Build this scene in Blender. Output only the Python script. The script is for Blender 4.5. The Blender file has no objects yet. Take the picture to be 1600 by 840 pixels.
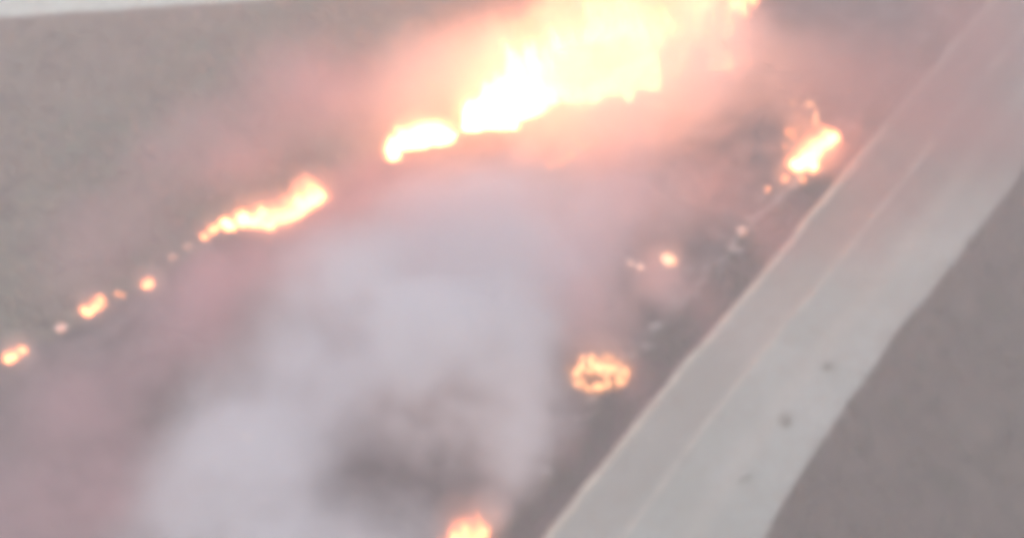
import bpy, bmesh, math, random
import numpy as np
from mathutils import Vector, Matrix, noise

random.seed(7)
np.random.seed(7)
R = math.radians
sc = bpy.context.scene
col = sc.collection

# ------------------------------------------------------------------ camera
CAM_H, PITCH, HFOV = 45.0, 48.0, 40.0
cam_data = bpy.data.cameras.new('camera')
cam = bpy.data.objects.new('camera', cam_data)
col.objects.link(cam)
cam.location = (0, 0, CAM_H)
cam.rotation_euler = (R(90 - PITCH), 0, 0)
cam_data.sensor_width = 36
cam_data.angle = R(HFOV)
cam_data.clip_end = 3000
cam_data.dof.use_dof = True            # phone lens focused short of the ground: the whole photograph is soft
cam_data.dof.focus_distance = 6.0
cam_data.dof.aperture_fstop = 1.5
sc.camera = cam

# ------------------------------------------------------------------ world, sun, exposure
SUN_EL, SUN_ROT = R(42), R(200)
w = bpy.data.worlds.new('World'); sc.world = w; w.use_nodes = True
wn = w.node_tree; wn.nodes.clear()
sky = wn.nodes.new('ShaderNodeTexSky'); sky.sky_type = 'NISHITA'; sky.sun_disc = False
sky.sun_elevation = SUN_EL; sky.sun_rotation = SUN_ROT
sky.dust_density = 4.0; sky.air_density = 1.0; sky.ozone_density = 1.0
bg = wn.nodes.new('ShaderNodeBackground'); bg.inputs[1].default_value = 0.13
wo = wn.nodes.new('ShaderNodeOutputWorld')
wn.links.new(sky.outputs[0], bg.inputs[0]); wn.links.new(bg.outputs[0], wo.inputs[0])
sd = bpy.data.lights.new('sun', 'SUN'); sd.energy = 1.5; sd.angle = R(14); sd.color = (1.0, 0.95, 0.88)
sun = bpy.data.objects.new('sun', sd); col.objects.link(sun)
# direction towards the sun: rotation measured like the sky texture (clockwise from +Y)
sdir = Vector((math.sin(SUN_ROT) * math.cos(SUN_EL), math.cos(SUN_ROT) * math.cos(SUN_EL), math.sin(SUN_EL)))
sun.rotation_euler = sdir.to_track_quat('Z', 'Y').to_euler()
sun.location = (0, 0, 90)

sc.view_settings.view_transform = 'Standard'
sc.view_settings.look = 'None'
sc.view_settings.exposure = 0.45
sc.view_settings.gamma = 1.0
sc.view_settings.use_curve_mapping = False
sc.render.engine = 'CYCLES'
cy = sc.cycles
cy.use_denoising = True
cy.volume_bounces = 7
cy.max_bounces = 10
cy.volume_step_rate = 1.0
cy.volume_max_steps = 48
cy.use_adaptive_sampling = True
cy.adaptive_threshold = 0.05
cy.sample_clamp_indirect = 10.0
cy.filter_width = 7.0
cy.use_light_tree = True

# ------------------------------------------------------------------ helpers
F = 800 / math.tan(R(HFOV / 2))
def G(px, py, z=0.0):
    """a point of the ground plane (height z)"""
    x = (px - 800) / F; u = -(py - 420) / F
    sp, cp = math.sin(R(PITCH)), math.cos(R(PITCH))
    d = Vector((x, cp + u * sp, -sp + u * cp))
    t = (CAM_H - z) / -d.z
    return Vector((d.x * t, d.y * t, z))

def tag(o, label=None, cat=None, group=None, kind=None):
    if label: o['label'] = label
    if cat: o['category'] = cat
    if group: o['group'] = group
    if kind: o['kind'] = kind
    return o

def empty(name, loc):
    o = bpy.data.objects.new(name, None); col.objects.link(o)
    o.location = loc; o.empty_display_size = 0.3
    return o

def link_mesh(name, verts, faces, mat, parent=None, loc=(0, 0, 0), smooth=True):
    me = bpy.data.meshes.new(name)
    me.from_pydata([tuple(v) for v in verts], [], faces)
    me.update()
    if smooth:
        me.polygons.foreach_set('use_smooth', [True] * len(me.polygons))
    if mat: me.materials.append(mat)
    o = bpy.data.objects.new(name, me); col.objects.link(o)
    o.location = loc
    if parent: o.parent = parent
    return o

class NT:
    """small node helper"""
    def __init__(s, tree): s.t = tree; s.n = tree.nodes; s.l = tree.links
    def node(s, typ, **kw):
        n = s.n.new(typ)
        for k, v in kw.items(): setattr(n, k, v)
        return n
    def set(s, sock, v):
        if hasattr(v, 'node') and hasattr(v, 'is_output'): s.l.new(v, sock)
        else: sock.default_value = v
    def math(s, op, a, b=0.0, clamp=False):
        n = s.node('ShaderNodeMath', operation=op, use_clamp=clamp)
        s.set(n.inputs[0], a); s.set(n.inputs[1], b)
        return n.outputs[0]
    def vmath(s, op, a, b=(0, 0, 0)):
        n = s.node('ShaderNodeVectorMath', operation=op)
        s.set(n.inputs[0], a); s.set(n.inputs[1], b)
        return n.outputs['Value'] if op in ('LENGTH', 'DOT_PRODUCT') else n.outputs[0]
    def noise(s, vec, scale, detail=3.0, rough=0.5, out='Fac'):
        n = s.node('ShaderNodeTexNoise')
        if vec is not None: s.l.new(vec, n.inputs['Vector'])
        n.inputs['Scale'].default_value = scale; n.inputs['Detail'].default_value = detail
        n.inputs['Roughness'].default_value = rough
        return n.outputs[out]
    def maprange(s, v, a, b, c=0.0, d=1.0, interp='SMOOTHSTEP'):
        n = s.node('ShaderNodeMapRange', interpolation_type=interp)
        s.set(n.inputs['Value'], v)
        n.inputs['From Min'].default_value = a; n.inputs['From Max'].default_value = b
        n.inputs['To Min'].default_value = c; n.inputs['To Max'].default_value = d
        return n.outputs[0]
    def mix(s, f, a, b):
        n = s.node('ShaderNodeMix', data_type='RGBA')
        s.set(n.inputs[0], f); s.set(n.inputs[6], a); s.set(n.inputs[7], b)
        return n.outputs[2]
    def coord(s, out='Object'):
        return s.node('ShaderNodeTexCoord').outputs[out]

def new_mat(name):
    m = bpy.data.materials.new(name); m.use_nodes = True
    m.node_tree.nodes.clear()
    nt = NT(m.node_tree); out = nt.node('ShaderNodeOutputMaterial')
    return m, nt, out

def bsdf(nt, out, color, rough=0.9, bump=None, bstr=0.4, bdist=0.05):
    b = nt.node('ShaderNodeBsdfPrincipled')
    nt.set(b.inputs['Base Color'], color)
    b.inputs['Roughness'].default_value = rough
    b.inputs['Specular IOR Level'].default_value = 0.15
    if bump is not None:
        bn = nt.node('ShaderNodeBump'); bn.inputs['Strength'].default_value = bstr
        bn.inputs['Distance'].default_value = bdist
        nt.l.new(bump, bn.inputs['Height']); nt.l.new(bn.outputs[0], b.inputs['Normal'])
    nt.l.new(b.outputs[0], out.inputs['Surface'])
    return b

def c4(r, g, b): return (r, g, b, 1.0)

# ------------------------------------------------------------------ materials
def ground_material():
    m, nt, out = new_mat('grassland')
    p = nt.coord()
    a = nt.node('ShaderNodeAttribute', attribute_name='burnt').outputs['Fac']
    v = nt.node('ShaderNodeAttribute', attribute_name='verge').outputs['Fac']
    n1 = nt.noise(p, 0.11, 4); n2 = nt.noise(p, 0.9, 5, 0.6); n3 = nt.noise(p, 6, 4, 0.7)
    green = c4(0.16, 0.19, 0.125); straw = c4(0.27, 0.225, 0.165); earth = c4(0.19, 0.155, 0.125)
    base = nt.mix(nt.maprange(n1, 0.38, 0.62), green, straw)
    base = nt.mix(nt.maprange(n2, 0.48, 0.68), base, earth)
    verge = nt.mix(nt.maprange(n2, 0.35, 0.65), c4(0.115, 0.068, 0.062), c4(0.15, 0.092, 0.085))  # verge soil reddened: the fires' red glow is put into its colour
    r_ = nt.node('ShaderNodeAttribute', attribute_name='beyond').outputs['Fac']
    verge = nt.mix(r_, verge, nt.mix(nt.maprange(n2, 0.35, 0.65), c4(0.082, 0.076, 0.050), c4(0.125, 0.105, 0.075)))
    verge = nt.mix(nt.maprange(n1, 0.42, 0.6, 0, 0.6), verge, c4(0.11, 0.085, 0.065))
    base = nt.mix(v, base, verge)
    char = nt.mix(nt.maprange(n2, 0.4, 0.66), c4(0.10, 0.08, 0.078), c4(0.21, 0.172, 0.168))
    char = nt.mix(nt.maprange(n3, 0.60, 0.72, 0, 0.6), char, c4(0.32, 0.29, 0.28))
    base = nt.mix(a, base, char)
    base = nt.mix(nt.maprange(n3, 0.3, 0.7, 0, 0.35), base, c4(0.06, 0.05, 0.04))
    bsdf(nt, out, base, 0.95, n3, 0.6, 0.12)
    return m

def road_material():
    m, nt, out = new_mat('pale_dirt')
    p = nt.coord()
    u = nt.node('ShaderNodeAttribute', attribute_name='across').outputs['Fac']
    n1 = nt.noise(p, 0.22, 4); n2 = nt.noise(p, 1.6, 5, 0.6); n3 = nt.noise(p, 14, 4, 0.7)
    pale = nt.mix(nt.maprange(n1, 0.36, 0.64), c4(0.35, 0.385, 0.35), c4(0.42, 0.46, 0.43))
    pale = nt.mix(nt.maprange(n2, 0.45, 0.75, 0, 0.45), pale, c4(0.28, 0.255, 0.21))
    lane = nt.maprange(nt.math('ABSOLUTE', nt.math('SUBTRACT', u, 0.19)), 0.08, 0.19, 1, 0)   # the darker, less driven strip
    pale = nt.mix(nt.math('MULTIPLY', lane, 0.32), pale, c4(0.24, 0.21, 0.18))
    sp = nt.node('ShaderNodeSeparateXYZ'); nt.l.new(p, sp.inputs[0])        # track turns browner upward; part of the smoke's tint is put into its colour
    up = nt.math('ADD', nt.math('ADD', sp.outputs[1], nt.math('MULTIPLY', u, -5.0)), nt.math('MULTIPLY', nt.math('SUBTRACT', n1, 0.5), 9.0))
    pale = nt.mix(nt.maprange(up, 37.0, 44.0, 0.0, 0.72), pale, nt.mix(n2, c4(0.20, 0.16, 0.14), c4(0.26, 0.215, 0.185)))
    r1 = nt.maprange(nt.math('ABSOLUTE', nt.math('SUBTRACT', u, 0.66)), 0.02, 0.09, 1, 0)
    pale = nt.mix(nt.math('MULTIPLY', r1, 0.25), pale, c4(0.52, 0.51, 0.45))
    pale = nt.mix(nt.maprange(n3, 0.5, 0.72, 0, 0.3), pale, c4(0.22, 0.20, 0.17))
    bsdf(nt, out, pale, 0.93, n3, 0.4, 0.04)
    return m

def simple_mat(name, ca, cb, scale=3.0, rough=0.9, bump=True):
    m, nt, out = new_mat(name)
    p = nt.coord(); n = nt.noise(p, scale, 4, 0.6)
    bsdf(nt, out, nt.mix(nt.maprange(n, 0.35, 0.65), c4(*ca), c4(*cb)), rough, n if bump else None, 0.3, 0.03)
    return m

def flame_material(name, hot, cool, s_hot, s_cool, h):
    """burning gas: hotter at the foot, cooler at the tip, licked by noise"""
    m, nt, out = new_mat(name)
    p = nt.coord(); z = nt.node('ShaderNodeSeparateXYZ'); nt.l.new(p, z.inputs[0])
    n = nt.noise(p, 1.7, 3, 0.6)
    t = nt.math('ADD', nt.math('DIVIDE', z.outputs[2], h), nt.math('MULTIPLY', nt.math('SUBTRACT', n, 0.5), 1.3))
    t = nt.maprange(t, 0.15, 1.0)
    e = nt.node('ShaderNodeEmission')
    nt.l.new(nt.mix(t, c4(*hot), c4(*cool)), e.inputs[0])
    nt.l.new(nt.math('ADD', nt.math('MULTIPLY', nt.math('SUBTRACT', 1.0, t), s_hot - s_cool), s_cool), e.inputs[1])
    nt.l.new(e.outputs[0], out.inputs['Surface'])
    return m

def gas_material(name, color, strength):
    m, nt, out = new_mat(name)
    e = nt.node('ShaderNodeEmission'); e.inputs[0].default_value = c4(*color); e.inputs[1].default_value = strength
    nt.l.new(e.outputs[0], out.inputs['Volume'])
    return m

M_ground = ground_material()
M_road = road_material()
M_berm = simple_mat('loose_sand', (0.47, 0.43, 0.36), (0.58, 0.54, 0.46), 1.4)
M_ridge = simple_mat('packed_sand', (0.42, 0.41, 0.36), (0.50, 0.49, 0.43), 1.4)
M_straw = simple_mat('straw', (0.20, 0.18, 0.125), (0.32, 0.275, 0.20), 0.6, bump=False)
M_olive = simple_mat('olive_grass', (0.065, 0.072, 0.035), (0.115, 0.10, 0.06), 0.5, bump=False)
M_char = simple_mat('charred', (0.03, 0.026, 0.024), (0.07, 0.06, 0.055), 4)
M_ash = simple_mat('ash', (0.26, 0.25, 0.24), (0.40, 0.38, 0.37), 2.5)
M_leaf = simple_mat('dusty_leaves', (0.055, 0.065, 0.035), (0.10, 0.105, 0.06), 2.0, bump=False)
M_weed = simple_mat('dusty_weed', (0.17, 0.175, 0.13), (0.26, 0.26, 0.20), 2.0, bump=False)
M_bark = simple_mat('bark', (0.10, 0.075, 0.055), (0.16, 0.12, 0.09), 6)
M_stone = simple_mat('stone', (0.24, 0.22, 0.19), (0.38, 0.35, 0.31), 3)
M_ember = flame_material('ember', (1.0, 0.50, 0.22), (1.0, 0.34, 0.12), 5.0, 2.5, 0.3)

# ------------------------------------------------------------------ the lie of the land
ROAD_L = [G(700, 1022), G(850, 840), G(925, 744), G(1000, 650), G(1085, 548), G(1170, 452), G(1252, 352), G(1340, 246), G(1445, 122), G(1560, -15), G(1800, -290)]
ROAD_R = [G(1085, 1022), G(1195, 840), G(1237, 770), G(1282, 700), G(1338, 618), G(1404, 520), G(1488, 422), G(1560, 326), G(1640, 210), G(1745, 60), G(1930, -190)]
BURN_EDGE = [G(-700, 1000), G(-200, 680), G(0, 566), G(95, 514), G(150, 490), G(235, 450), G(330, 372), G(420, 345), G(505, 312), G(610, 242), G(720, 196), G(860, 142), G(1000, 100), G(1150, 20), G(1250, -80), G(1380, -200)]
VERGE_EDGE = [G(640, 1022), G(770, 850), G(880, 700), G(1000, 545), G(1110, 425), G(1215, 312), G(1330, 205), G(1420, 100), G(1500, -5), G(1640, -200)]

def resample(pts, n):
    P = np.array([tuple(p) for p in pts]); d = np.r_[0, np.cumsum(np.linalg.norm(np.diff(P, axis=0), axis=1))]
    t = np.linspace(0, d[-1], n)
    return np.stack([np.interp(t, d, P[:, i]) for i in range(3)], 1)

def side_x(pts, y):
    """x of a line that rises with y"""
    P = np.array([tuple(p) for p in pts])
    return np.interp(y, P[:, 1], P[:, 0])

def land_height(x, y):
    return 0.22 * noise.noise(Vector((x * 0.07, y * 0.07, 3))) + 0.07 * noise.noise(Vector((x * 0.4, y * 0.4, 9)))

def extend(P):
    a = P[0] + (P[0] - P[1]).normalized() * 500; b = P[-1] + (P[-1] - P[-2]).normalized() * 900
    return [a] + P + [b]
RLx, RRx, VEx = extend(ROAD_L), extend(ROAD_R), extend(VERGE_EDGE)

def spaced(lo, hi, step, far):
    a = list(np.arange(lo, hi + 1e-6, step)); s = step
    v = a[-1]
    while v < far: s *= 1.35; v = min(v + s, far); a.append(v)
    s = step; v = a[0]
    while v > -far: s *= 1.35; v = max(v - s, -far); a.insert(0, v)
    return a

def smooth(a, b, x):
    t = np.clip((x - a) / (b - a), 0, 1); return t * t * (3 - 2 * t)

# ground sheet
xs = spaced(-34, 40, 0.45, 560); ys = spaced(18, 74, 0.45, 560)
verts = []; burnt = []; verge = []; beyond = []
for y in ys:
    xl, xr = side_x(RLx, y), side_x(RRx, y)
    xv = side_x(extend(VERGE_EDGE), y); xb = side_x(BURN_EDGE, y) if y < 75 else 1e3
    for x in xs:
        h = land_height(x, y)
        f = smooth(-0.9, 0.5, x - xl) * smooth(-0.9, 0.5, xr - x)          # cut level under the road
        ditch = 0.28 * math.exp(-((x - xl + 1.3) / 0.7) ** 2)
        verts.append((x, y, (h * (1 - f) - 0.06 * f) - ditch))
        j = 0.7 * noise.noise(Vector((x * 0.35, y * 0.35, 0))) + 0.35 * noise.noise(Vector((x * 1.3, y * 1.3, 5)))
        b = smooth(-0.4, 0.4, x - xb + j) * smooth(-0.35, 0.35, xv - x + j * 0.7)
        burnt.append(float(b)); verge.append(float(smooth(-0.5, 0.5, x - xv))); beyond.append(float(smooth(-1, 1, x - (xl + xr) / 2)))
nx = len(xs)
faces = [(j * nx + i, j * nx + i + 1, (j + 1) * nx + i + 1, (j + 1) * nx + i) for j in range(len(ys) - 1) for i in range(nx - 1)]
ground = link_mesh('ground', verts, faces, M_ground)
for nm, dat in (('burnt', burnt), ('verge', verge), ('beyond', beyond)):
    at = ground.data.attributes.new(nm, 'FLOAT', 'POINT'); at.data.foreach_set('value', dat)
tag(ground, 'dry grassland, charred between the fire front and the road', kind='structure')

# road sheet
N, K = 240, 22
def road_strip(Lp, Rp):
    y0, y1 = max(Lp[0].y, Rp[0].y), min(Lp[-1].y, Rp[-1].y)
    yy = np.concatenate([np.linspace(y0, 18, 12)[:-1], np.linspace(18, 74, N), np.linspace(74, y1, 30)[1:]])
    yy = yy[yy >= -480]; yy = yy[yy <= 540]
    V = []; A = []
    for y in yy:
        a, b = side_x(Lp, y), side_x(Rp, y)
        wob = 0.10 * noise.noise(Vector((y * 0.9, 1.7, 0))) + 0.05 * noise.noise(Vector((y * 3.1, 4, 0)))
        wob2 = 0.22 * noise.noise(Vector((y * 0.8, 7.7, 0))) + 0.07 * noise.noise(Vector((y * 2.7, 8, 0)))
        for k in range(K + 1):
            u = k / K
            z = 0.03 * math.sin(math.pi * u)
            z += 0.05 * math.exp(-((u - 0.36) / 0.035) ** 2) - 0.035 * math.exp(-((u - 0.52) / 0.05) ** 2) - 0.035 * math.exp(-((u - 0.80) / 0.05) ** 2)
            z += 0.02 * noise.noise(Vector((u * 6, y * 0.8, 2)))
            x = a + wob + (b + wob2 - a - wob) * u
            if k in (0, K): z = -0.05
            V.append((x, y, z)); A.append(u)
    n = K + 1
    Fc = [(j * n + i, j * n + i + 1, (j + 1) * n + i + 1, (j + 1) * n + i) for j in range(len(yy) - 1) for i in range(K)]
    return V, Fc, A
V, Fc, A = road_strip(RLx, RRx)
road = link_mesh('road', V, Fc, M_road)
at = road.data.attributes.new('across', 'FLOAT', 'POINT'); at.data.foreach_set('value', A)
tag(road, 'pale dirt track with worn wheel ruts beside the burning grass', kind='structure')

# lumpy windrow of sand thrown up along the road's near edge, and the low ridge between its lanes
def ridge(name, fx, half, height, mat, seed, y0=17, y1=76, n=420):
    V = []; m = 7
    for y in np.linspace(y0, y1, n):
        amp = 0.75 + 0.5 * noise.noise(Vector((y * 0.8, seed, 0))) + 0.25 * noise.noise(Vector((y * 3.7, seed, 2)))
        x0 = fx(y) + 0.10 * noise.noise(Vector((y * 0.7, seed, 5)))
        for k in range(m):
            t = k / (m - 1) * 2 - 1
            V.append((x0 + t * half * (0.8 + 0.3 * amp), y, -0.07 + (height * amp + 0.07) * math.cos(t * math.pi / 2) ** 1.3 if abs(t) < 1 else -0.08))
    Fc = [(j * m + i, j * m + i + 1, (j + 1) * m + i + 1, (j + 1) * m + i) for j in range(n - 1) for i in range(m - 1)]
    return link_mesh(name, V, Fc, mat)
o = ridge('road_edge', lambda y: side_x(RLx, y) + 0.12, 0.26, 0.20, M_berm, 3.3)
tag(o, 'low bank of loose pale sand along the burnt side of the track', kind='structure')
o = ridge('road_ridge', lambda y: side_x(RLx, y) * 0.64 + side_x(RRx, y) * 0.36, 0.26, 0.17, M_ridge, 11.3)
tag(o, 'thin sandy ridge left between the lanes of the track', kind='structure')

o = ridge('ash_bank', lambda y: side_x(VEx, y) - 0.1 + 0.35 * noise.noise(Vector((y * 1.1, 2.2, 8))), 0.17, 0.05, M_ash, 27.7, 35, 47, 160)
for v in o.data.vertices: v.co.z -= 0.07 * max(0, noise.noise(Vector((v.co.y * 1.3, 3, 3))) + 0.25) * 3
tag(o, 'low uneven bank of pale ash between the verge and the burnt ground', 'ash', kind='stuff')

# pale track far across the field, at the top of the view
tr = [G(-1500, 140), G(-400, 40), G(0, 2), G(200, -10), G(430, -26), G(900, -75), G(1500, -150)]
V = []; yyx = resample(tr, 260)
for i, p in enumerate(yyx):
    d = yyx[min(i + 1, 259)] - yyx[max(i - 1, 0)]; d /= np.linalg.norm(d); nrm = np.array([-d[1], d[0], 0])
    for k in range(9):
        t = k / 8 * 2 - 1
        q = p + nrm * t * (1.35 + 0.10 * noise.noise(Vector((i * 0.23, t > 0, 0))))
        V.append((q[0], q[1], land_height(q[0], q[1]) + 0.04 + 0.02 * math.cos(t * 3)))
Fc = [(j * 9 + i, (j + 1) * 9 + i, (j + 1) * 9 + i + 1, j * 9 + i + 1) for j in range(259) for i in range(8)]
M_track = simple_mat('white_gravel', (0.56, 0.64, 0.57), (0.66, 0.75, 0.68), 1.2)
o = link_mesh('track', V, Fc, M_track)
tag(o, 'pale gravel track crossing beyond the grass at the top corner', kind='structure')

# ------------------------------------------------------------------ grass and stubble
def tufts(name, spots, mat, hmin, hmax, blades, spread, label):
    V = []; Fc = []
    for (x, y) in spots:
        z = land_height(x, y) - 0.05; hh = random.uniform(hmin, hmax)
        for b in range(blades):
            a = random.uniform(0, 6.283); r = spread * random.random() * 0.5
            px, py = x + r * math.cos(a), y + r * math.sin(a)
            ln = random.uniform(0.15, 0.6) * hh; wd = random.uniform(0.03, 0.07)
            ca, sa = math.cos(a), math.sin(a); i = len(V)
            V += [(px - sa * wd, py + ca * wd, z), (px + sa * wd, py - ca * wd, z), (px + ca * ln - 0.25 * hh, py + sa * ln, z + hh * random.uniform(0.7, 1.0))]
            Fc.append((i, i + 1, i + 2))
    o = link_mesh(name, V, Fc, mat, smooth=False)
    return tag(o, label, 'grass', kind='stuff')

def where(n, test, box=(-32, 38, 20, 72), clump=0.35):
    out = []
    while len(out) < n:
        x, y = random.uniform(box[0], box[1]), random.uniform(box[2], box[3])
        if noise.noise(Vector((x * 0.5, y * 0.5, 20))) + random.uniform(-0.4, 0.4) < -clump: continue
        if test(x, y): out.append((x, y))
    return out
track_y = lambda x: float(np.interp(x, [p.x for p in tr], [p.y for p in tr]))
f_field = lambda x, y: x < side_x(BURN_EDGE, y) - 0.3 and abs(y - track_y(x)) > 1.7
f_right = lambda x, y: x > side_x(RRx, y) + 0.15
f_verge = lambda x, y: side_x(VEx, y) < x < side_x(RLx, y) - 0.25
f_burnt = lambda x, y: side_x(BURN_EDGE, y) + 0.3 < x < side_x(VEx, y)
tufts('dry_grass', where(6500, f_field), M_straw, 0.25, 0.6, 7, 0.5, 'dry straw coloured grass ahead of the fire front')
tufts('dry_grass', where(5200, f_right, (8, 38, 20, 64)), M_olive, 0.2, 0.5, 7, 0.5, 'dull olive grass on the unburnt side of the track')
tufts('dry_grass', where(1500, f_verge), M_olive, 0.12, 0.35, 6, 0.4, 'short verge grass between the track and the burnt ground')
tufts('burnt_stubble', where(5000, f_burnt), M_char, 0.08, 0.28, 5, 0.4, 'black stubble left behind the fire front')
# ash flakes: pale irregular patches strewn along the edge of the burn
V = []; Fc = []
ve = resample(VERGE_EDGE, 400)
for q in range(110):
    p = ve[random.randrange(60, 330)]; r = random.uniform(0.05, 0.22) * random.uniform(0.5, 1.2)
    x, y = p[0] - abs(random.gauss(0.15, 0.45)), p[1] + random.gauss(0, 0.3)
    z = land_height(x, y) + 0.015; i = len(V); k = 7; ph = random.uniform(0, 6)
    V.append((x, y, z + 0.05))
    for a in range(k):
        rr = r * random.uniform(0.6, 1.3); V.append((x + rr * 1.5 * math.cos(a * 6.283 / k + ph), y + rr * math.sin(a * 6.283 / k + ph), z - 0.03))
    Fc += [(i, i + 1 + a, i + 1 + (a + 1) % k) for a in range(k)]
tag(link_mesh('ash', V, Fc, M_ash), 'pale ash heaps strewn along the edge of the burnt ground', 'ash', kind='stuff')
# gravel on the track
V = []; Fc = []
for q in range(2200):
    y = random.uniform(20, 66); u = random.choice((random.uniform(0.0, 0.1), random.uniform(0.3, 0.42), random.uniform(0.9, 1.02), random.random()))
    x = side_x(RLx, y) * (1 - u) + side_x(RRx, y) * u; r = random.uniform(0.02, 0.06)
    i = len(V); z = 0.02
    V += [(x + r, y, z), (x, y + r, z), (x - r * random.uniform(.7, 1.3), y, z), (x, y - r, z), (x, y, z + r * 1.2), (x, y, z - r)]
    Fc += [(i, i + 1, i + 4), (i + 1, i + 2, i + 4), (i + 2, i + 3, i + 4), (i + 3, i, i + 4), (i, i + 5, i + 1), (i + 1, i + 5, i + 2), (i + 2, i + 5, i + 3), (i + 3, i + 5, i)]
tag(link_mesh('gravel', V, Fc, M_stone, smooth=False), 'loose gravel scattered along the ruts of the track', 'gravel', kind='stuff')

# ------------------------------------------------------------------ shrubs and weeds
def stems_mesh(n, h, spread, seed, r0=0.04, twigs=3):
    rnd = random.Random(seed); V = []; Fc = []; tips = []
    def tube(p, q, ra, rb):
        d = (q - p).normalized(); s = d.orthogonal().normalized(); t = d.cross(s); i = len(V)
        for c, r in ((p, ra), (q, rb)):
            for a in range(5): V.append(c + (s * math.cos(a * 1.2566) + t * math.sin(a * 1.2566)) * r)
        for a in range(5): Fc.append((i + a, i + (a + 1) % 5, i + 5 + (a + 1) % 5, i + 5 + a))
    for k in range(n):
        a = rnd.uniform(0, 6.283); lean = rnd.uniform(0.1, 1.0) * spread
        p = Vector((rnd.gauss(0, 0.06), rnd.gauss(0, 0.06), -0.1)); top = Vector((math.cos(a) * lean, math.sin(a) * lean, h * rnd.uniform(0.6, 1.0)))
        mid = p.lerp(top, 0.5) + Vector((rnd.gauss(0, .06), rnd.gauss(0, .06), 0.12 * h))
        tube(p, mid, r0, r0 * 0.6); tube(mid, top, r0 * 0.6, r0 * 0.2)
        tips += [mid, top]
        for t in range(twigs):
            b = mid.lerp(top, rnd.random()); e = b + Vector((rnd.gauss(0, .22), rnd.gauss(0, .22), rnd.uniform(0.05, 0.35))) * h * 0.8
            tube(b, e, r0 * 0.35, r0 * 0.12); tips.append(e)
    return V, Fc, tips

def leaves_mesh(tips, n, size, seed, spread=0.16):
    rnd = random.Random(seed); V = []; Fc = []
    for k in range(n):
        c = rnd.choice(tips) + Vector((rnd.gauss(0, spread), rnd.gauss(0, spread), rnd.gauss(0, spread * 0.8)))
        c.z = max(c.z, 0.03)
        d = Vector((rnd.gauss(0, 1), rnd.gauss(0, 1), rnd.gauss(0, 0.6))).normalized(); s = d.orthogonal().normalized()
        L = size * rnd.uniform(0.6, 1.3); i = len(V)
        V += [c, c + d * L * 0.5 + s * L * 0.25, c + d * L, c + d * L * 0.5 - s * L * 0.25]; Fc.append((i, i + 1, i + 2, i + 3))
    return V, Fc

def at_ground(px, py): 
    p = G(px, py); p.z = land_height(p.x, p.y); return p

def shrub(px, py, h, spread, seed, label, leafy=True, group=None, z=None, n=9, leaves=420, cat='shrub'):
    p = at_ground(px, py)
    if z is not None: p.z = z
    root = empty('shrub' if leafy else 'charred_shrub', p)
    tag(root, label, cat, group)
    V, Fc, tips = stems_mesh(n, h, spread, seed)
    link_mesh('stem', V, Fc, M_bark if leafy else M_char, root)
    if leafy:
        V, Fc = leaves_mesh(tips, leaves, 0.13, seed + 1)
        lf = link_mesh('foliage', V, Fc, M_leaf, root, smooth=False)
    else:
        V, Fc = leaves_mesh(tips, leaves // 3, 0.09, seed + 1, 0.1)
        link_mesh('scorched_leaves', V, Fc, M_char, root, smooth=False)
    return root

shrub(1545, 492, 0.8, 0.75, 21, 'dark rounded shrub in the olive grass right of the track')
shrub(1480, 762, 0.45, 0.5, 22, 'low spreading shrub in the grass near the bottom right corner', leaves=240)
shrub(1400, 640, 0.35, 0.4, 23, 'small low shrub in the grass close to the lower track edge', leaves=180)
for k, (px, py, lb) in enumerate(((1230, 660, 'small flat weed growing in the middle of the pale track'), (1165, 750, 'dusty weed on the pale track, lowest of the three'), (1295, 575, 'tiny weed on the pale track near its outer edge'))):
    r_ = shrub(px, py, (0.10, 0.07, 0.06)[k], (0.28, 0.2, 0.22)[k], 30 + k, lb, z=0.03, n=(7, 4, 5)[k], leaves=(46, 26, 30)[k], cat='weed', group='weeds growing on the track')
    r_.name = 'weed'
    r_.children[1].data.materials[0] = M_weed; r_.children[0].data.materials[0] = M_weed
shrub(1022, 500, 0.9, 0.55, 41, 'black charred shrub in drifting smoke beside the verge ash', leafy=False)
shrub(945, 482, 0.7, 0.45, 42, 'thin charred shrub just above the flaming round bush', leafy=False)
shrub(798, 140, 1.7, 0.5, 43, 'scorched shrub standing inside the biggest wall of flame, nearer its lower end', leafy=False)
shrub(882, 132, 1.9, 0.6, 44, 'scorched shrub standing inside the thick middle of the biggest flame wall', leafy=False)
shrub(690, 720, 0.7, 0.7, 45, 'burnt shrub skeleton in the dark gap within the grey smoke', leafy=False)

# ------------------------------------------------------------------ fire
WIND = Vector((-0.30, 0.22, 0))                                # the smoke and the flames lean with it
HOT, COOL = (1.0, 0.32, 0.11), (1.0, 0.20, 0.06)

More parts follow.
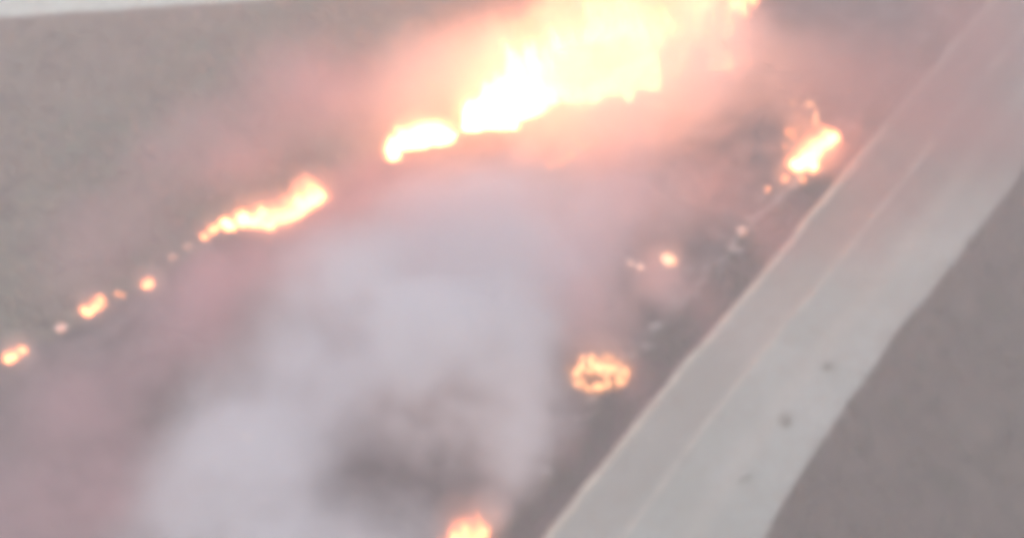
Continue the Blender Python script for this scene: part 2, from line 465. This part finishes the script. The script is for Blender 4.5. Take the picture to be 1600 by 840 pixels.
def tongue(h, r, seed, lean=WIND, flat=0.75, rings=7, seg=7):
    rnd = random.Random(seed); V = []; Fc = []; ph = rnd.uniform(0, 6.28); yaw = rnd.uniform(0, 3.14)
    for k in range(rings):
        t = k / (rings - 1)
        rad = r * (math.sin(math.pi * min(1, t * 0.72 + 0.28)) ** 0.8) * (1 - t) ** 0.7 + 0.008
        cx = lean.x * h * t ** 1.4 + 0.10 * h * math.sin(t * 4.2 + ph) * t; cyy = lean.y * h * t ** 1.4 + 0.10 * h * math.cos(t * 3.5 + ph) * t
        for a in range(seg):
            an = a / seg * 6.283; rr = rad * (1 + 0.25 * math.sin(3 * an + ph + t * 3))
            dx, dy = rr * math.cos(an), rr * flat * math.sin(an)
            V.append(Vector((cx + dx * math.cos(yaw) - dy * math.sin(yaw), cyy + dx * math.sin(yaw) + dy * math.cos(yaw), -0.05 + h * t)))
    for k in range(rings - 1):
        for a in range(seg): Fc.append((k * seg + a, k * seg + (a + 1) % seg, (k + 1) * seg + (a + 1) % seg, (k + 1) * seg + a))
    Fc.append(tuple(range(seg))[::-1]); Fc.append(tuple((rings - 1) * seg + a for a in range(seg)))
    return V, Fc

def hull_of(parts, name, mat, parent, voxel, grow=0.0):
    """one closed skin round a set of overlapping pieces"""
    V = []; Fc = []
    for v, f in parts:
        i = len(V); V += v; Fc += [tuple(q + i for q in g) for g in f]
    o = link_mesh(name, V, Fc, mat, parent)
    md = o.modifiers.new('skin', 'REMESH'); md.mode = 'VOXEL'; md.voxel_size = voxel; md.use_smooth_shade = True
    ms = o.modifiers.new('smooth', 'SMOOTH'); ms.iterations = 4
    dg = bpy.context.evaluated_depsgraph_get(); me = bpy.data.meshes.new_from_object(o.evaluated_get(dg))
    old = o.data; o.modifiers.clear(); o.data = me; bpy.data.meshes.remove(old); me.name = name
    if not me.materials: me.materials.append(mat)
    return o

def fire(name, line, n, h, label, hot=15, cool=6, width=0.35, gas=2.2, gas_scale=2.0, jitter=0.25, core=0.75, wide=(1, 1), group='patches of burning grass', seed=1, voxel=0.16, gas_col=(1.0, 0.27, 0.12)):
    """tongues of flame along a line on the ground, in a body of thinner burning gas"""
    rnd = random.Random(seed)
    pts = resample([at_ground(*p) for p in line], 60) if len(line) > 1 else np.array([tuple(at_ground(*line[0]))] * 60)
    base = Vector(pts[30]); root = empty(name, base)
    tag(root, label, 'fire', group)
    mat = flame_material(name + '_flame', HOT, COOL, hot, cool, (h[0] + h[1]) / 2)
    gm = gas_material(name + '_gas', gas_col, gas)
    gp = []
    for k in range(n):
        t = (k + rnd.random()) / n
        p = Vector(pts[min(59, int(t * 60))]) + Vector((rnd.gauss(0, jitter), rnd.gauss(0, jitter), 0)) - base
        ws = wide[0] + (wide[1] - wide[0]) * t; hh = (h[0] + (h[1] - h[0]) * t) * rnd.uniform(0.55, 1.1); r = width * ws * rnd.uniform(0.55, 1.15)
        V, Fc = tongue(hh, r, seed * 100 + k)
        W = [v * Vector((core, core, 0.85)) for v in V]
        link_mesh('flame', W, Fc, mat, root, p)
        gp.append(([v * Vector((gas_scale, gas_scale, 1.35)) + p for v in V], Fc))
    if gas > 0:
        hull_of(gp, 'burning_gas', gm, root, voxel)
    return root

fire('grass_fire', [(612, 238), (640, 222), (675, 216), (704, 214)], 18, (1.2, 1.5), 'compact white-hot fire just left of the biggest wall of flame', seed=1, width=0.5, jitter=0.12, hot=22, cool=9, core=0.9)
fire('grass_fire', [(742, 186), (800, 162), (860, 144), (930, 132), (1005, 112)], 70, (1.5, 5.8), 'biggest wall of white-hot flame running out of the top of the view', seed=2, width=0.85, jitter=0.5, voxel=0.3, gas=0.7, gas_scale=2.3, hot=28, cool=9, core=0.85)
fire('grass_fire', [(1000, 108), (1040, 96), (1085, 70), (1125, 40), (1160, -20)], 34, (4.4, 1.5), 'broken orange flames behind smoke beyond the biggest wall of flame', seed=3, width=0.8, hot=6, cool=2.2, gas=0.75, voxel=0.25, jitter=0.75, gas_scale=2.4, core=0.5, wide=(1.2, 0.5))
fire('grass_fire', [(346, 352), (380, 346), (430, 347), (470, 330), (500, 306)], 40, (0.5, 1.1), 'long low bright fire in the middle of the thin fire line', seed=4, width=0.36, jitter=0.17, wide=(0.7, 1.1))
fire('grass_fire', [(318, 370), (332, 360), (345, 352)], 5, (0.35, 0.4), 'small broken flames trailing from the lower tip of the long fire', seed=5, width=0.17, hot=8, cool=3, gas=1.2, gas_scale=3.0, jitter=0.08, voxel=0.12)
fire('grass_fire', [(132, 490), (150, 482), (168, 474)], 9, (0.4, 0.4), 'small yellow fire on the thin fire line above the pale ember spot', seed=6, width=0.2, gas_scale=2.4, hot=8, jitter=0.1)
fire('grass_fire', [(172, 470), (186, 464)], 2, (0.35, 0.35), 'faint flicker touching the upper end of the small yellow fire', seed=7, width=0.14, hot=4, cool=2, gas=1.0)
fire('grass_fire', [(226, 449), (242, 443)], 3, (0.5, 0.5), 'single round fire on the thin line below the long low fire', seed=8, width=0.26, hot=8, jitter=0.08)
fire('grass_fire', [(10, 565), (24, 558), (38, 548)], 8, (0.45, 0.5), 'small slanting fire at the left edge of the view', seed=9, width=0.18, gas_scale=2.4, hot=8, jitter=0.08)
fire('grass_fire', [(1248, 262), (1262, 252), (1285, 234), (1310, 220)], 16, (0.9, 1.2), 'bright fire close beside the upper part of the track', seed=10, width=0.34, jitter=0.14, gas=2.5, hot=18, wide=(1.1, .9))
fire('grass_fire', [(1215, 292), (1232, 280), (1248, 272)], 5, (0.35, 0.45), 'low orange flames at the lower foot of the fire beside the track', seed=11, width=0.15, hot=4, cool=2, gas=1.2)
fire('grass_fire', [(1230, 222), (1240, 212), (1262, 205)], 5, (0.45, 0.5), 'thin curl of orange flame on the field side of the track fire', seed=12, width=0.15, hot=3, cool=1.6, gas=1.0)
fire('grass_fire', [(700, 850), (725, 846), (752, 842), (765, 836)], 13, (0.8, 1.3), 'orange fire cut off by the bottom edge of the view', seed=13, width=0.26, hot=5, cool=2, gas=1.3, jitter=0.18)
fire('grass_fire', [(862, 250), (895, 238), (935, 218)], 6, (0.6, 0.6), 'pale flames seen through smoke below the biggest wall of flame', seed=14, width=0.3, hot=2.2, cool=1.0, gas=0.7)

# round bush alight beside the track
p = at_ground(935, 598); bush = empty('burning_bush', p)
tag(bush, 'round bush beside the track glowing with many separate small flames', 'burning bush')
V, Fc, tips = stems_mesh(26, 0.85, 1.25, 77, 0.035, 4)
link_mesh('stem', V, Fc, M_char, bush)
lv = leaves_mesh(tips, 900, 0.13, 78, 0.16); link_mesh('scorched_leaves', lv[0], lv[1], M_char, bush, smooth=False)
mb = flame_material('bush_flame', (1.0, 0.42, 0.17), (1.0, 0.27, 0.07), 3.8, 1.4, 0.4)
rb = random.Random(5)
spots = [(-0.85, 0.0, .28, .13), (-0.68, 0.12, .32, .14), (0.40, 0.05, .45, .15), (0.55, -0.05, .42, .14), (0.95, -0.35, .25, .10), (0.1, -0.75, .2, .11), (-0.15, -0.75, .18, .10), (0.8, -0.5, .22, .09)]
spots += [(1.25 * math.cos(a) * q, 0.85 * math.sin(a) * q, rb.uniform(.12, .3), rb.uniform(.03, .075)) for a, q in [(rb.uniform(0, 6.28), rb.random() ** 0.9) for _ in range(48)]]
for k, (x, y, h, r) in enumerate(spots):
    V, Fc = tongue(h, r, 900 + k); z = 0.25 + 0.65 * max(0, 1 - (x * x + y * y) / 1.7) + rb.uniform(-.12, .12)
    link_mesh('flame', V, Fc, mb, bush, (x, y, z))
bm = bmesh.new(); bmesh.ops.create_icosphere(bm, subdivisions=3, radius=1.0)      # thin burning gas filling the bush
for v in bm.verts: v.co = Vector((v.co.x * 1.4, v.co.y * 0.95, v.co.z * 0.55 + 0.5)) * (1 + 0.25 * noise.noise(v.co * 2.2))
gv = [v.co.copy() for v in bm.verts]; gf = [tuple(v.index for v in f.verts) for f in bm.faces]; bm.free()
link_mesh('burning_gas', gv, gf, gas_material('bush_gas', (1.0, 0.34, 0.06), 0.55), bush)

# tall thin burning plant above the track fire
p = at_ground(1268, 205); pl = empty('burning_plant', p)
tag(pl, 'thin curved burning stalk rising above the fire beside the track', 'burning plant')
pts = [Vector((0, 0, -0.1)), Vector((0.16, 0.1, 0.5)), Vector((0.12, 0.25, 1.0)), Vector((-0.15, 0.4, 1.4)), Vector((-0.7, 0.5, 1.5)), Vector((-1.1, 0.5, 1.4))]
V = []; Fc = []
for a, b in zip(pts[:-1], pts[1:]):
    d = (b - a).normalized(); s = d.orthogonal().normalized(); t = d.cross(s); i = len(V)
    for c in (a, b):
        for q in range(5): V.append(c + (s * math.cos(q * 1.2566) + t * math.sin(q * 1.2566)) * 0.045)
    for q in range(5): Fc.append((i + q, i + (q + 1) % 5, i + 5 + (q + 1) % 5, i + 5 + q))
link_mesh('stem', V, Fc, M_char, pl)
ms = flame_material('stalk_flame', (1, .45, .2), COOL, 3.4, 1.8, 0.4)
for k, (f, h, r) in enumerate(((1.0, .35, .09), (1.5, .4, .09), (2.0, .35, .08), (3.0, .2, .10), (3.3, .2, .09), (4.7, .15, .08))):
    i = int(f); q = pts[i].lerp(pts[min(i + 1, 5)], f - i)
    V, Fc = tongue(h, r, 700 + k); link_mesh('flame', V, Fc, ms, pl, q)

# embers: smouldering clods that glow
def ember(px, py, r, label, s, colr=(1.0, 0.55, 0.28), group='glowing embers on the burnt ground'):
    p = at_ground(px, py); rnd = random.Random(int(px * 7 + py))
    root = empty('ember', p); tag(root, label, 'ember', group)
    m, nt, out = new_mat('glowing_ember'); e = nt.node('ShaderNodeEmission')
    nz = nt.noise(nt.coord(), 3.0, 3); nt.l.new(nt.mix(nt.maprange(nz, .35, .65), c4(*colr), c4(colr[0], colr[1] * .6, colr[2] * .4)), e.inputs[0])
    e.inputs[1].default_value = s; nt.l.new(e.outputs[0], out.inputs['Surface'])
    bm = bmesh.new(); bmesh.ops.create_icosphere(bm, subdivisions=2, radius=r)
    for v in bm.verts:
        v.co *= 1 + 0.5 * noise.noise(v.co * 4 / max(r, .05) * 0.3 + Vector((px, 0, 0))); v.co.z = v.co.z * 0.6 + r * 0.25
    me = bpy.data.meshes.new('glowing_clod'); bm.to_mesh(me); bm.free(); me.materials.append(m)
    o = bpy.data.objects.new('glowing_clod', me); col.objects.link(o); o.parent = root
    V = []; Fc = []
    for k in range(16):                                       # collar of charred crumbs round the clod
        a = rnd.uniform(0, 6.28); d = r * rnd.uniform(1.0, 2.0); s_ = r * rnd.uniform(.2, .4); x, y = d * math.cos(a), d * math.sin(a); i = len(V)
        V += [(x + s_, y, -.01), (x, y + s_, -.01), (x - s_, y, -.01), (x, y - s_, -.01), (x, y, s_)]
        Fc += [(i, i + 1, i + 4), (i + 1, i + 2, i + 4), (i + 2, i + 3, i + 4), (i + 3, i, i + 4)]
    link_mesh('char_crumbs', V, Fc, M_char, root, smooth=False)['kind'] = 'stuff'
ember(1045, 408, 0.30, 'largest glowing ember, in smoke above the charred shrub', 4.0, (1, .62, .36))
ember(1001, 417, 0.13, 'small pale ember close to the largest ember', 2.5, (1, .7, .55))
ember(985, 411, 0.11, 'faint small ember farthest from the verge in the trio', 1.8, (1, .7, .55))
ember(760, 342, 0.16, 'pink ember in the smoke below the tall flames, the lower of a pair', 1.8, (1, .55, .45))
ember(724, 301, 0.17, 'pink ember in the smoke below the tall flames, the upper of a pair', 1.5, (1, .55, .45))
ember(385, 684, 0.22, 'pale spot glowing in the thick grey smoke', 1.9, (1.0, .85, .8))
ember(96, 513, 0.22, 'dim pinkish ember on the thin fire line between two small fires', 0.9, (1, .7, .65))
ember(1160, 360, 0.24, 'dull pale ember on the ash bank beside the track', 0.7, (1, .7, .62))
ember(270, 402, 0.16, 'dim ember on the fire line between the round fire and the long fire', 0.8, (1, .65, .5))
ember(293, 385, 0.14, 'faint ember just below the trailing flames of the long fire', 0.9, (1, .65, .5))
ember(912, 168, 0.25, 'small glowing clump just under the biggest wall of flame', 3.0, (1, .62, .3))

# ------------------------------------------------------------------ smoke
def smoke_material(name, blobs, density, color, scale, warp, lo, hi):
    m, nt, out = new_mat(name)
    p = nt.coord('Object')
    wv = nt.node('ShaderNodeTexNoise'); nt.l.new(p, wv.inputs['Vector']); wv.inputs['Scale'].default_value = scale * 0.6; wv.inputs['Detail'].default_value = 1.5
    off = nt.vmath('MULTIPLY', nt.vmath('SUBTRACT', wv.outputs['Color'], (0.5, 0.5, 0.5)), (warp, warp, warp * 0.7))
    q = nt.vmath('ADD', p, off)
    tot = None
    for c, r, wt in blobs:
        d = nt.vmath('LENGTH', nt.vmath('DIVIDE', nt.vmath('SUBTRACT', q, tuple(c)), tuple(r)))
        v = nt.maprange(d, 1.0, 0.0, 0.0, wt)
        tot = v if tot is None else nt.math('ADD', tot, v)
    nz = nt.maprange(nt.noise(q, scale, 4.5, 0.6), lo, hi, 0.12, 1.0)
    den = nt.math('MULTIPLY', nt.math('MULTIPLY', nt.math('MINIMUM', tot, 1.3), nz), density)
    v = nt.node('ShaderNodeVolumePrincipled')
    v.inputs['Color'].default_value = c4(*color); v.inputs['Anisotropy'].default_value = 0.15
    nt.l.new(den, v.inputs['Density']); nt.l.new(v.outputs[0], out.inputs['Volume'])
    m.cycles.homogeneous_volume = False
    return m

def smoke(blobs_px, density, label, color=(0.955, 0.962, 0.985), scale=0.30, warp=2.0, lo=0.32, hi=0.60):
    """blobs: (px, py of the point on the ground below, height, rx, ry, rz, weight)"""
    base = G(blobs_px[0][0], blobs_px[0][1]); blobs = []; parts = []
    for (px, py, z, rx, ry, rz, wt) in blobs_px:
        c = G(px, py, z) - base; blobs.append((c, (rx, ry, rz), wt))
        bm = bmesh.new(); bmesh.ops.create_icosphere(bm, subdivisions=3, radius=1.0)
        g = 1.0 + 0.18 * warp / max(rx, ry)
        V = [Vector((v.co.x * rx * g, v.co.y * ry * g, v.co.z * rz * g)) + c for v in bm.verts]
        Fc = [tuple(v.index for v in f.verts) for f in bm.faces]; bm.free(); parts.append((V, Fc))
    m = smoke_material('smoke', blobs, density, color, scale, warp, lo, hi)
    o = hull_of(parts, 'smoke', m, None, 0.7); o.location = base
    return tag(o, label, 'smoke', kind='stuff')

# px,py here give where the puff's centre is seen; z its height above the ground
smoke([(770, 790, 1.0, 1.3, 1.6, 1.2, 1.3), (800, 710, 2.2, 1.9, 2.2, 1.8, 1.4), (820, 620, 3.2, 2.6, 3.0, 2.4, 1.3), (600, 620, 4.0, 4.4, 3.4, 2.0, .7), (680, 650, 2.8, 3.8, 3.6, 1.9, .75), (800, 500, 4.5, 3.2, 3.2, 2.4, .8), (700, 500, 5.5, 5.0, 4.6, 3.0, 1.0),
       (560, 480, 6.0, 4.8, 4.6, 3.2, 1.2), (790, 360, 5.0, 6.0, 5.4, 3.2, .8), (620, 380, 5.0, 4.4, 4.0, 2.6, .6), (430, 640, 6.0, 4.4, 4.2, 3.0, 1.1), (370, 760, 6.0, 4.2, 3.6, 3.0, 1.2), (330, 880, 6.0, 4.6, 3.6, 3.0, 1.0), (560, 870, 5.0, 4.4, 3.0, 2.6, .7)],
      1.0, 'thick pale grey smoke rolling across the burnt ground')
smoke([(860, 400, 3.5, 4.8, 4.5, 2.8, .9), (980, 300, 3.5, 4.4, 4.2, 2.6, .7), (720, 350, 4.5, 5.2, 4.6, 2.6, .8), (930, 500, 2.0, 2.6, 2.6, 1.8, .6), (1040, 440, 1.3, 1.8, 2.2, 1.3, .8)],
      0.85, 'thin pinkish smoke between the tall flames and the verge', color=(0.97, 0.88, 0.92), lo=0.2)
smoke([(860, 80, 4.0, 6.0, 4.5, 3.5, 1.0), (900, 180, 3.2, 6.2, 4.4, 3.0, 1.5), (1010, 130, 4.2, 5.0, 4.2, 3.0, 1.2), (760, 235, 1.8, 4.2, 3.0, 1.8, .8), (1130, 50, 4.0, 3.6, 3.2, 2.6, 1.0), (1240, 100, 2.6, 3.8, 4.0, 2.2, .5), (1080, 90, 4.5, 5.5, 5.0, 3.5, 1.0), (690, 120, 3.5, 4.8, 4.5, 2.8, .9), (560, 190, 2.5, 4.5, 3.8, 2.2, .5), (1000, -60, 6.0, 7.0, 5.0, 3.5, 1.0)],
      0.5, 'fire-lit smoke round the biggest wall of flame', color=(0.97, 0.93, 0.92), scale=0.22)
smoke([(480, 400, 2.5, 4.0, 4.2, 2.2, .9), (350, 440, 2.2, 3.6, 3.4, 2.0, .9), (590, 310, 2.5, 4.2, 3.8, 2.2, .9), (300, 520, 2.2, 4.4, 4.0, 2.0, .7), (120, 640, 2.2, 4.6, 4.0, 2.0, .7), (60, 790, 2.5, 4.6, 3.6, 2.0, .8), (220, 760, 2.5, 3.6, 3.6, 2.0, .5), (500, 130, 3.0, 5.5, 5.0, 2.2, .5), (330, 240, 2.5, 5.5, 5.0, 2.0, .5), (170, 380, 2.0, 5.0, 5.0, 2.0, .35)],
      0.6, 'thin smoke given the rosy tint of firelight, spread along the broken line of low fires', color=(0.95, 0.70, 0.74), scale=0.2, lo=0.25, hi=0.6)  # pink of the fires' glow is put into this smoke's colour
smoke([(1330, 120, 4.5, 4.4, 4.6, 3.0, .9), (1440, 160, 5.0, 4.4, 5.0, 3.0, .9), (1530, 40, 6.0, 5.0, 5.0, 3.0, 1.0), (1390, 300, 3.5, 2.6, 3.2, 2.0, .7), (1540, 200, 3.0, 3.8, 3.8, 2.2, .8), (1330, 380, 1.6, 2.6, 3.0, 1.6, .6)],
      0.36, 'brownish smoke drifting over the upper part of the track', color=(0.72, 0.50, 0.47), warp=1.6, lo=0.1, hi=0.7, scale=0.18)

smoke([(425, 335, .9, 2.6, 1.5, 1.5, 1.0), (490, 290, 1.0, 1.5, 1.4, 1.5, .8), (335, 355, .6, 1.2, 1.0, .9, .7), (235, 440, .7, 1.1, 1.1, 1.1, 1.0), (150, 475, .7, 1.4, 1.2, 1.1, 1.0), (25, 550, .7, 1.3, 1.2, 1.1, 1.0)],
      0.8, 'small puffs of fire-lit smoke hugging the broken line of low fires', color=(0.97, 0.90, 0.86), warp=0.6, scale=0.6, lo=0.25)
smoke([(1270, 235, 1.2, 2.0, 1.8, 1.6, 1.0), (1230, 275, .6, 1.2, 1.0, .9, .8), (1250, 180, 1.6, 1.5, 1.6, 1.2, .6)],
      0.7, 'orange-lit smoke round the bright fire beside the track', color=(0.97, 0.88, 0.80), warp=0.6, scale=0.6, lo=0.25)
smoke([(935, 560, 1.1, 2.1, 1.7, 1.2, 1.0), (735, 815, 1.2, 1.9, 1.7, 1.4, 1.0), (1042, 400, .7, 1.2, 1.1, .9, .9)],
      0.6, 'thin orange-lit smoke over the flaming bush, the lowest fire and the largest ember', color=(0.97, 0.88, 0.82), warp=0.5, scale=0.6, lo=0.25)
smoke([(890, 690, .9, 1.2, 2.4, .9, .8), (990, 590, .9, 1.4, 2.4, 1.0, .9), (1100, 480, 1.0, 1.6, 2.6, 1.1, 1.0), (1210, 360, 1.2, 1.8, 2.8, 1.3, 1.0), (1320, 230, 1.6, 2.2, 3.2, 1.7, 1.0), (1130, 300, 1.8, 2.8, 3.0, 1.8, .7)],
      0.28, 'low added smoke given the red tint of firelight, clinging to the verge along the track', color=(0.88, 0.62, 0.64), lo=0.2, warp=1.0, scale=0.4)  # smoke added to redden the verge; the fires' red glow is in its colour

# ------------------------------------------------------------------ haze over everything
m, nt, out = new_mat('haze'); v = nt.node('ShaderNodeVolumePrincipled')
v.inputs['Color'].default_value = c4(0.93, 0.89, 0.905); v.inputs['Density'].default_value = 0.0080; v.inputs['Anisotropy'].default_value = 0.1
nt.l.new(v.outputs[0], out.inputs['Volume'])
X = 580
hv = [(a, b, c) for c in (-1.6, CAM_H + 3) for b in (-X, X) for a in (-X, X)]
hf = [(0, 2, 3, 1), (4, 5, 7, 6), (0, 1, 5, 4), (2, 6, 7, 3), (0, 4, 6, 2), (1, 3, 7, 5)]
tag(link_mesh('haze', hv, hf, m, smooth=False), 'thin pinkish smoke haze hanging over the whole place', kind='stuff')
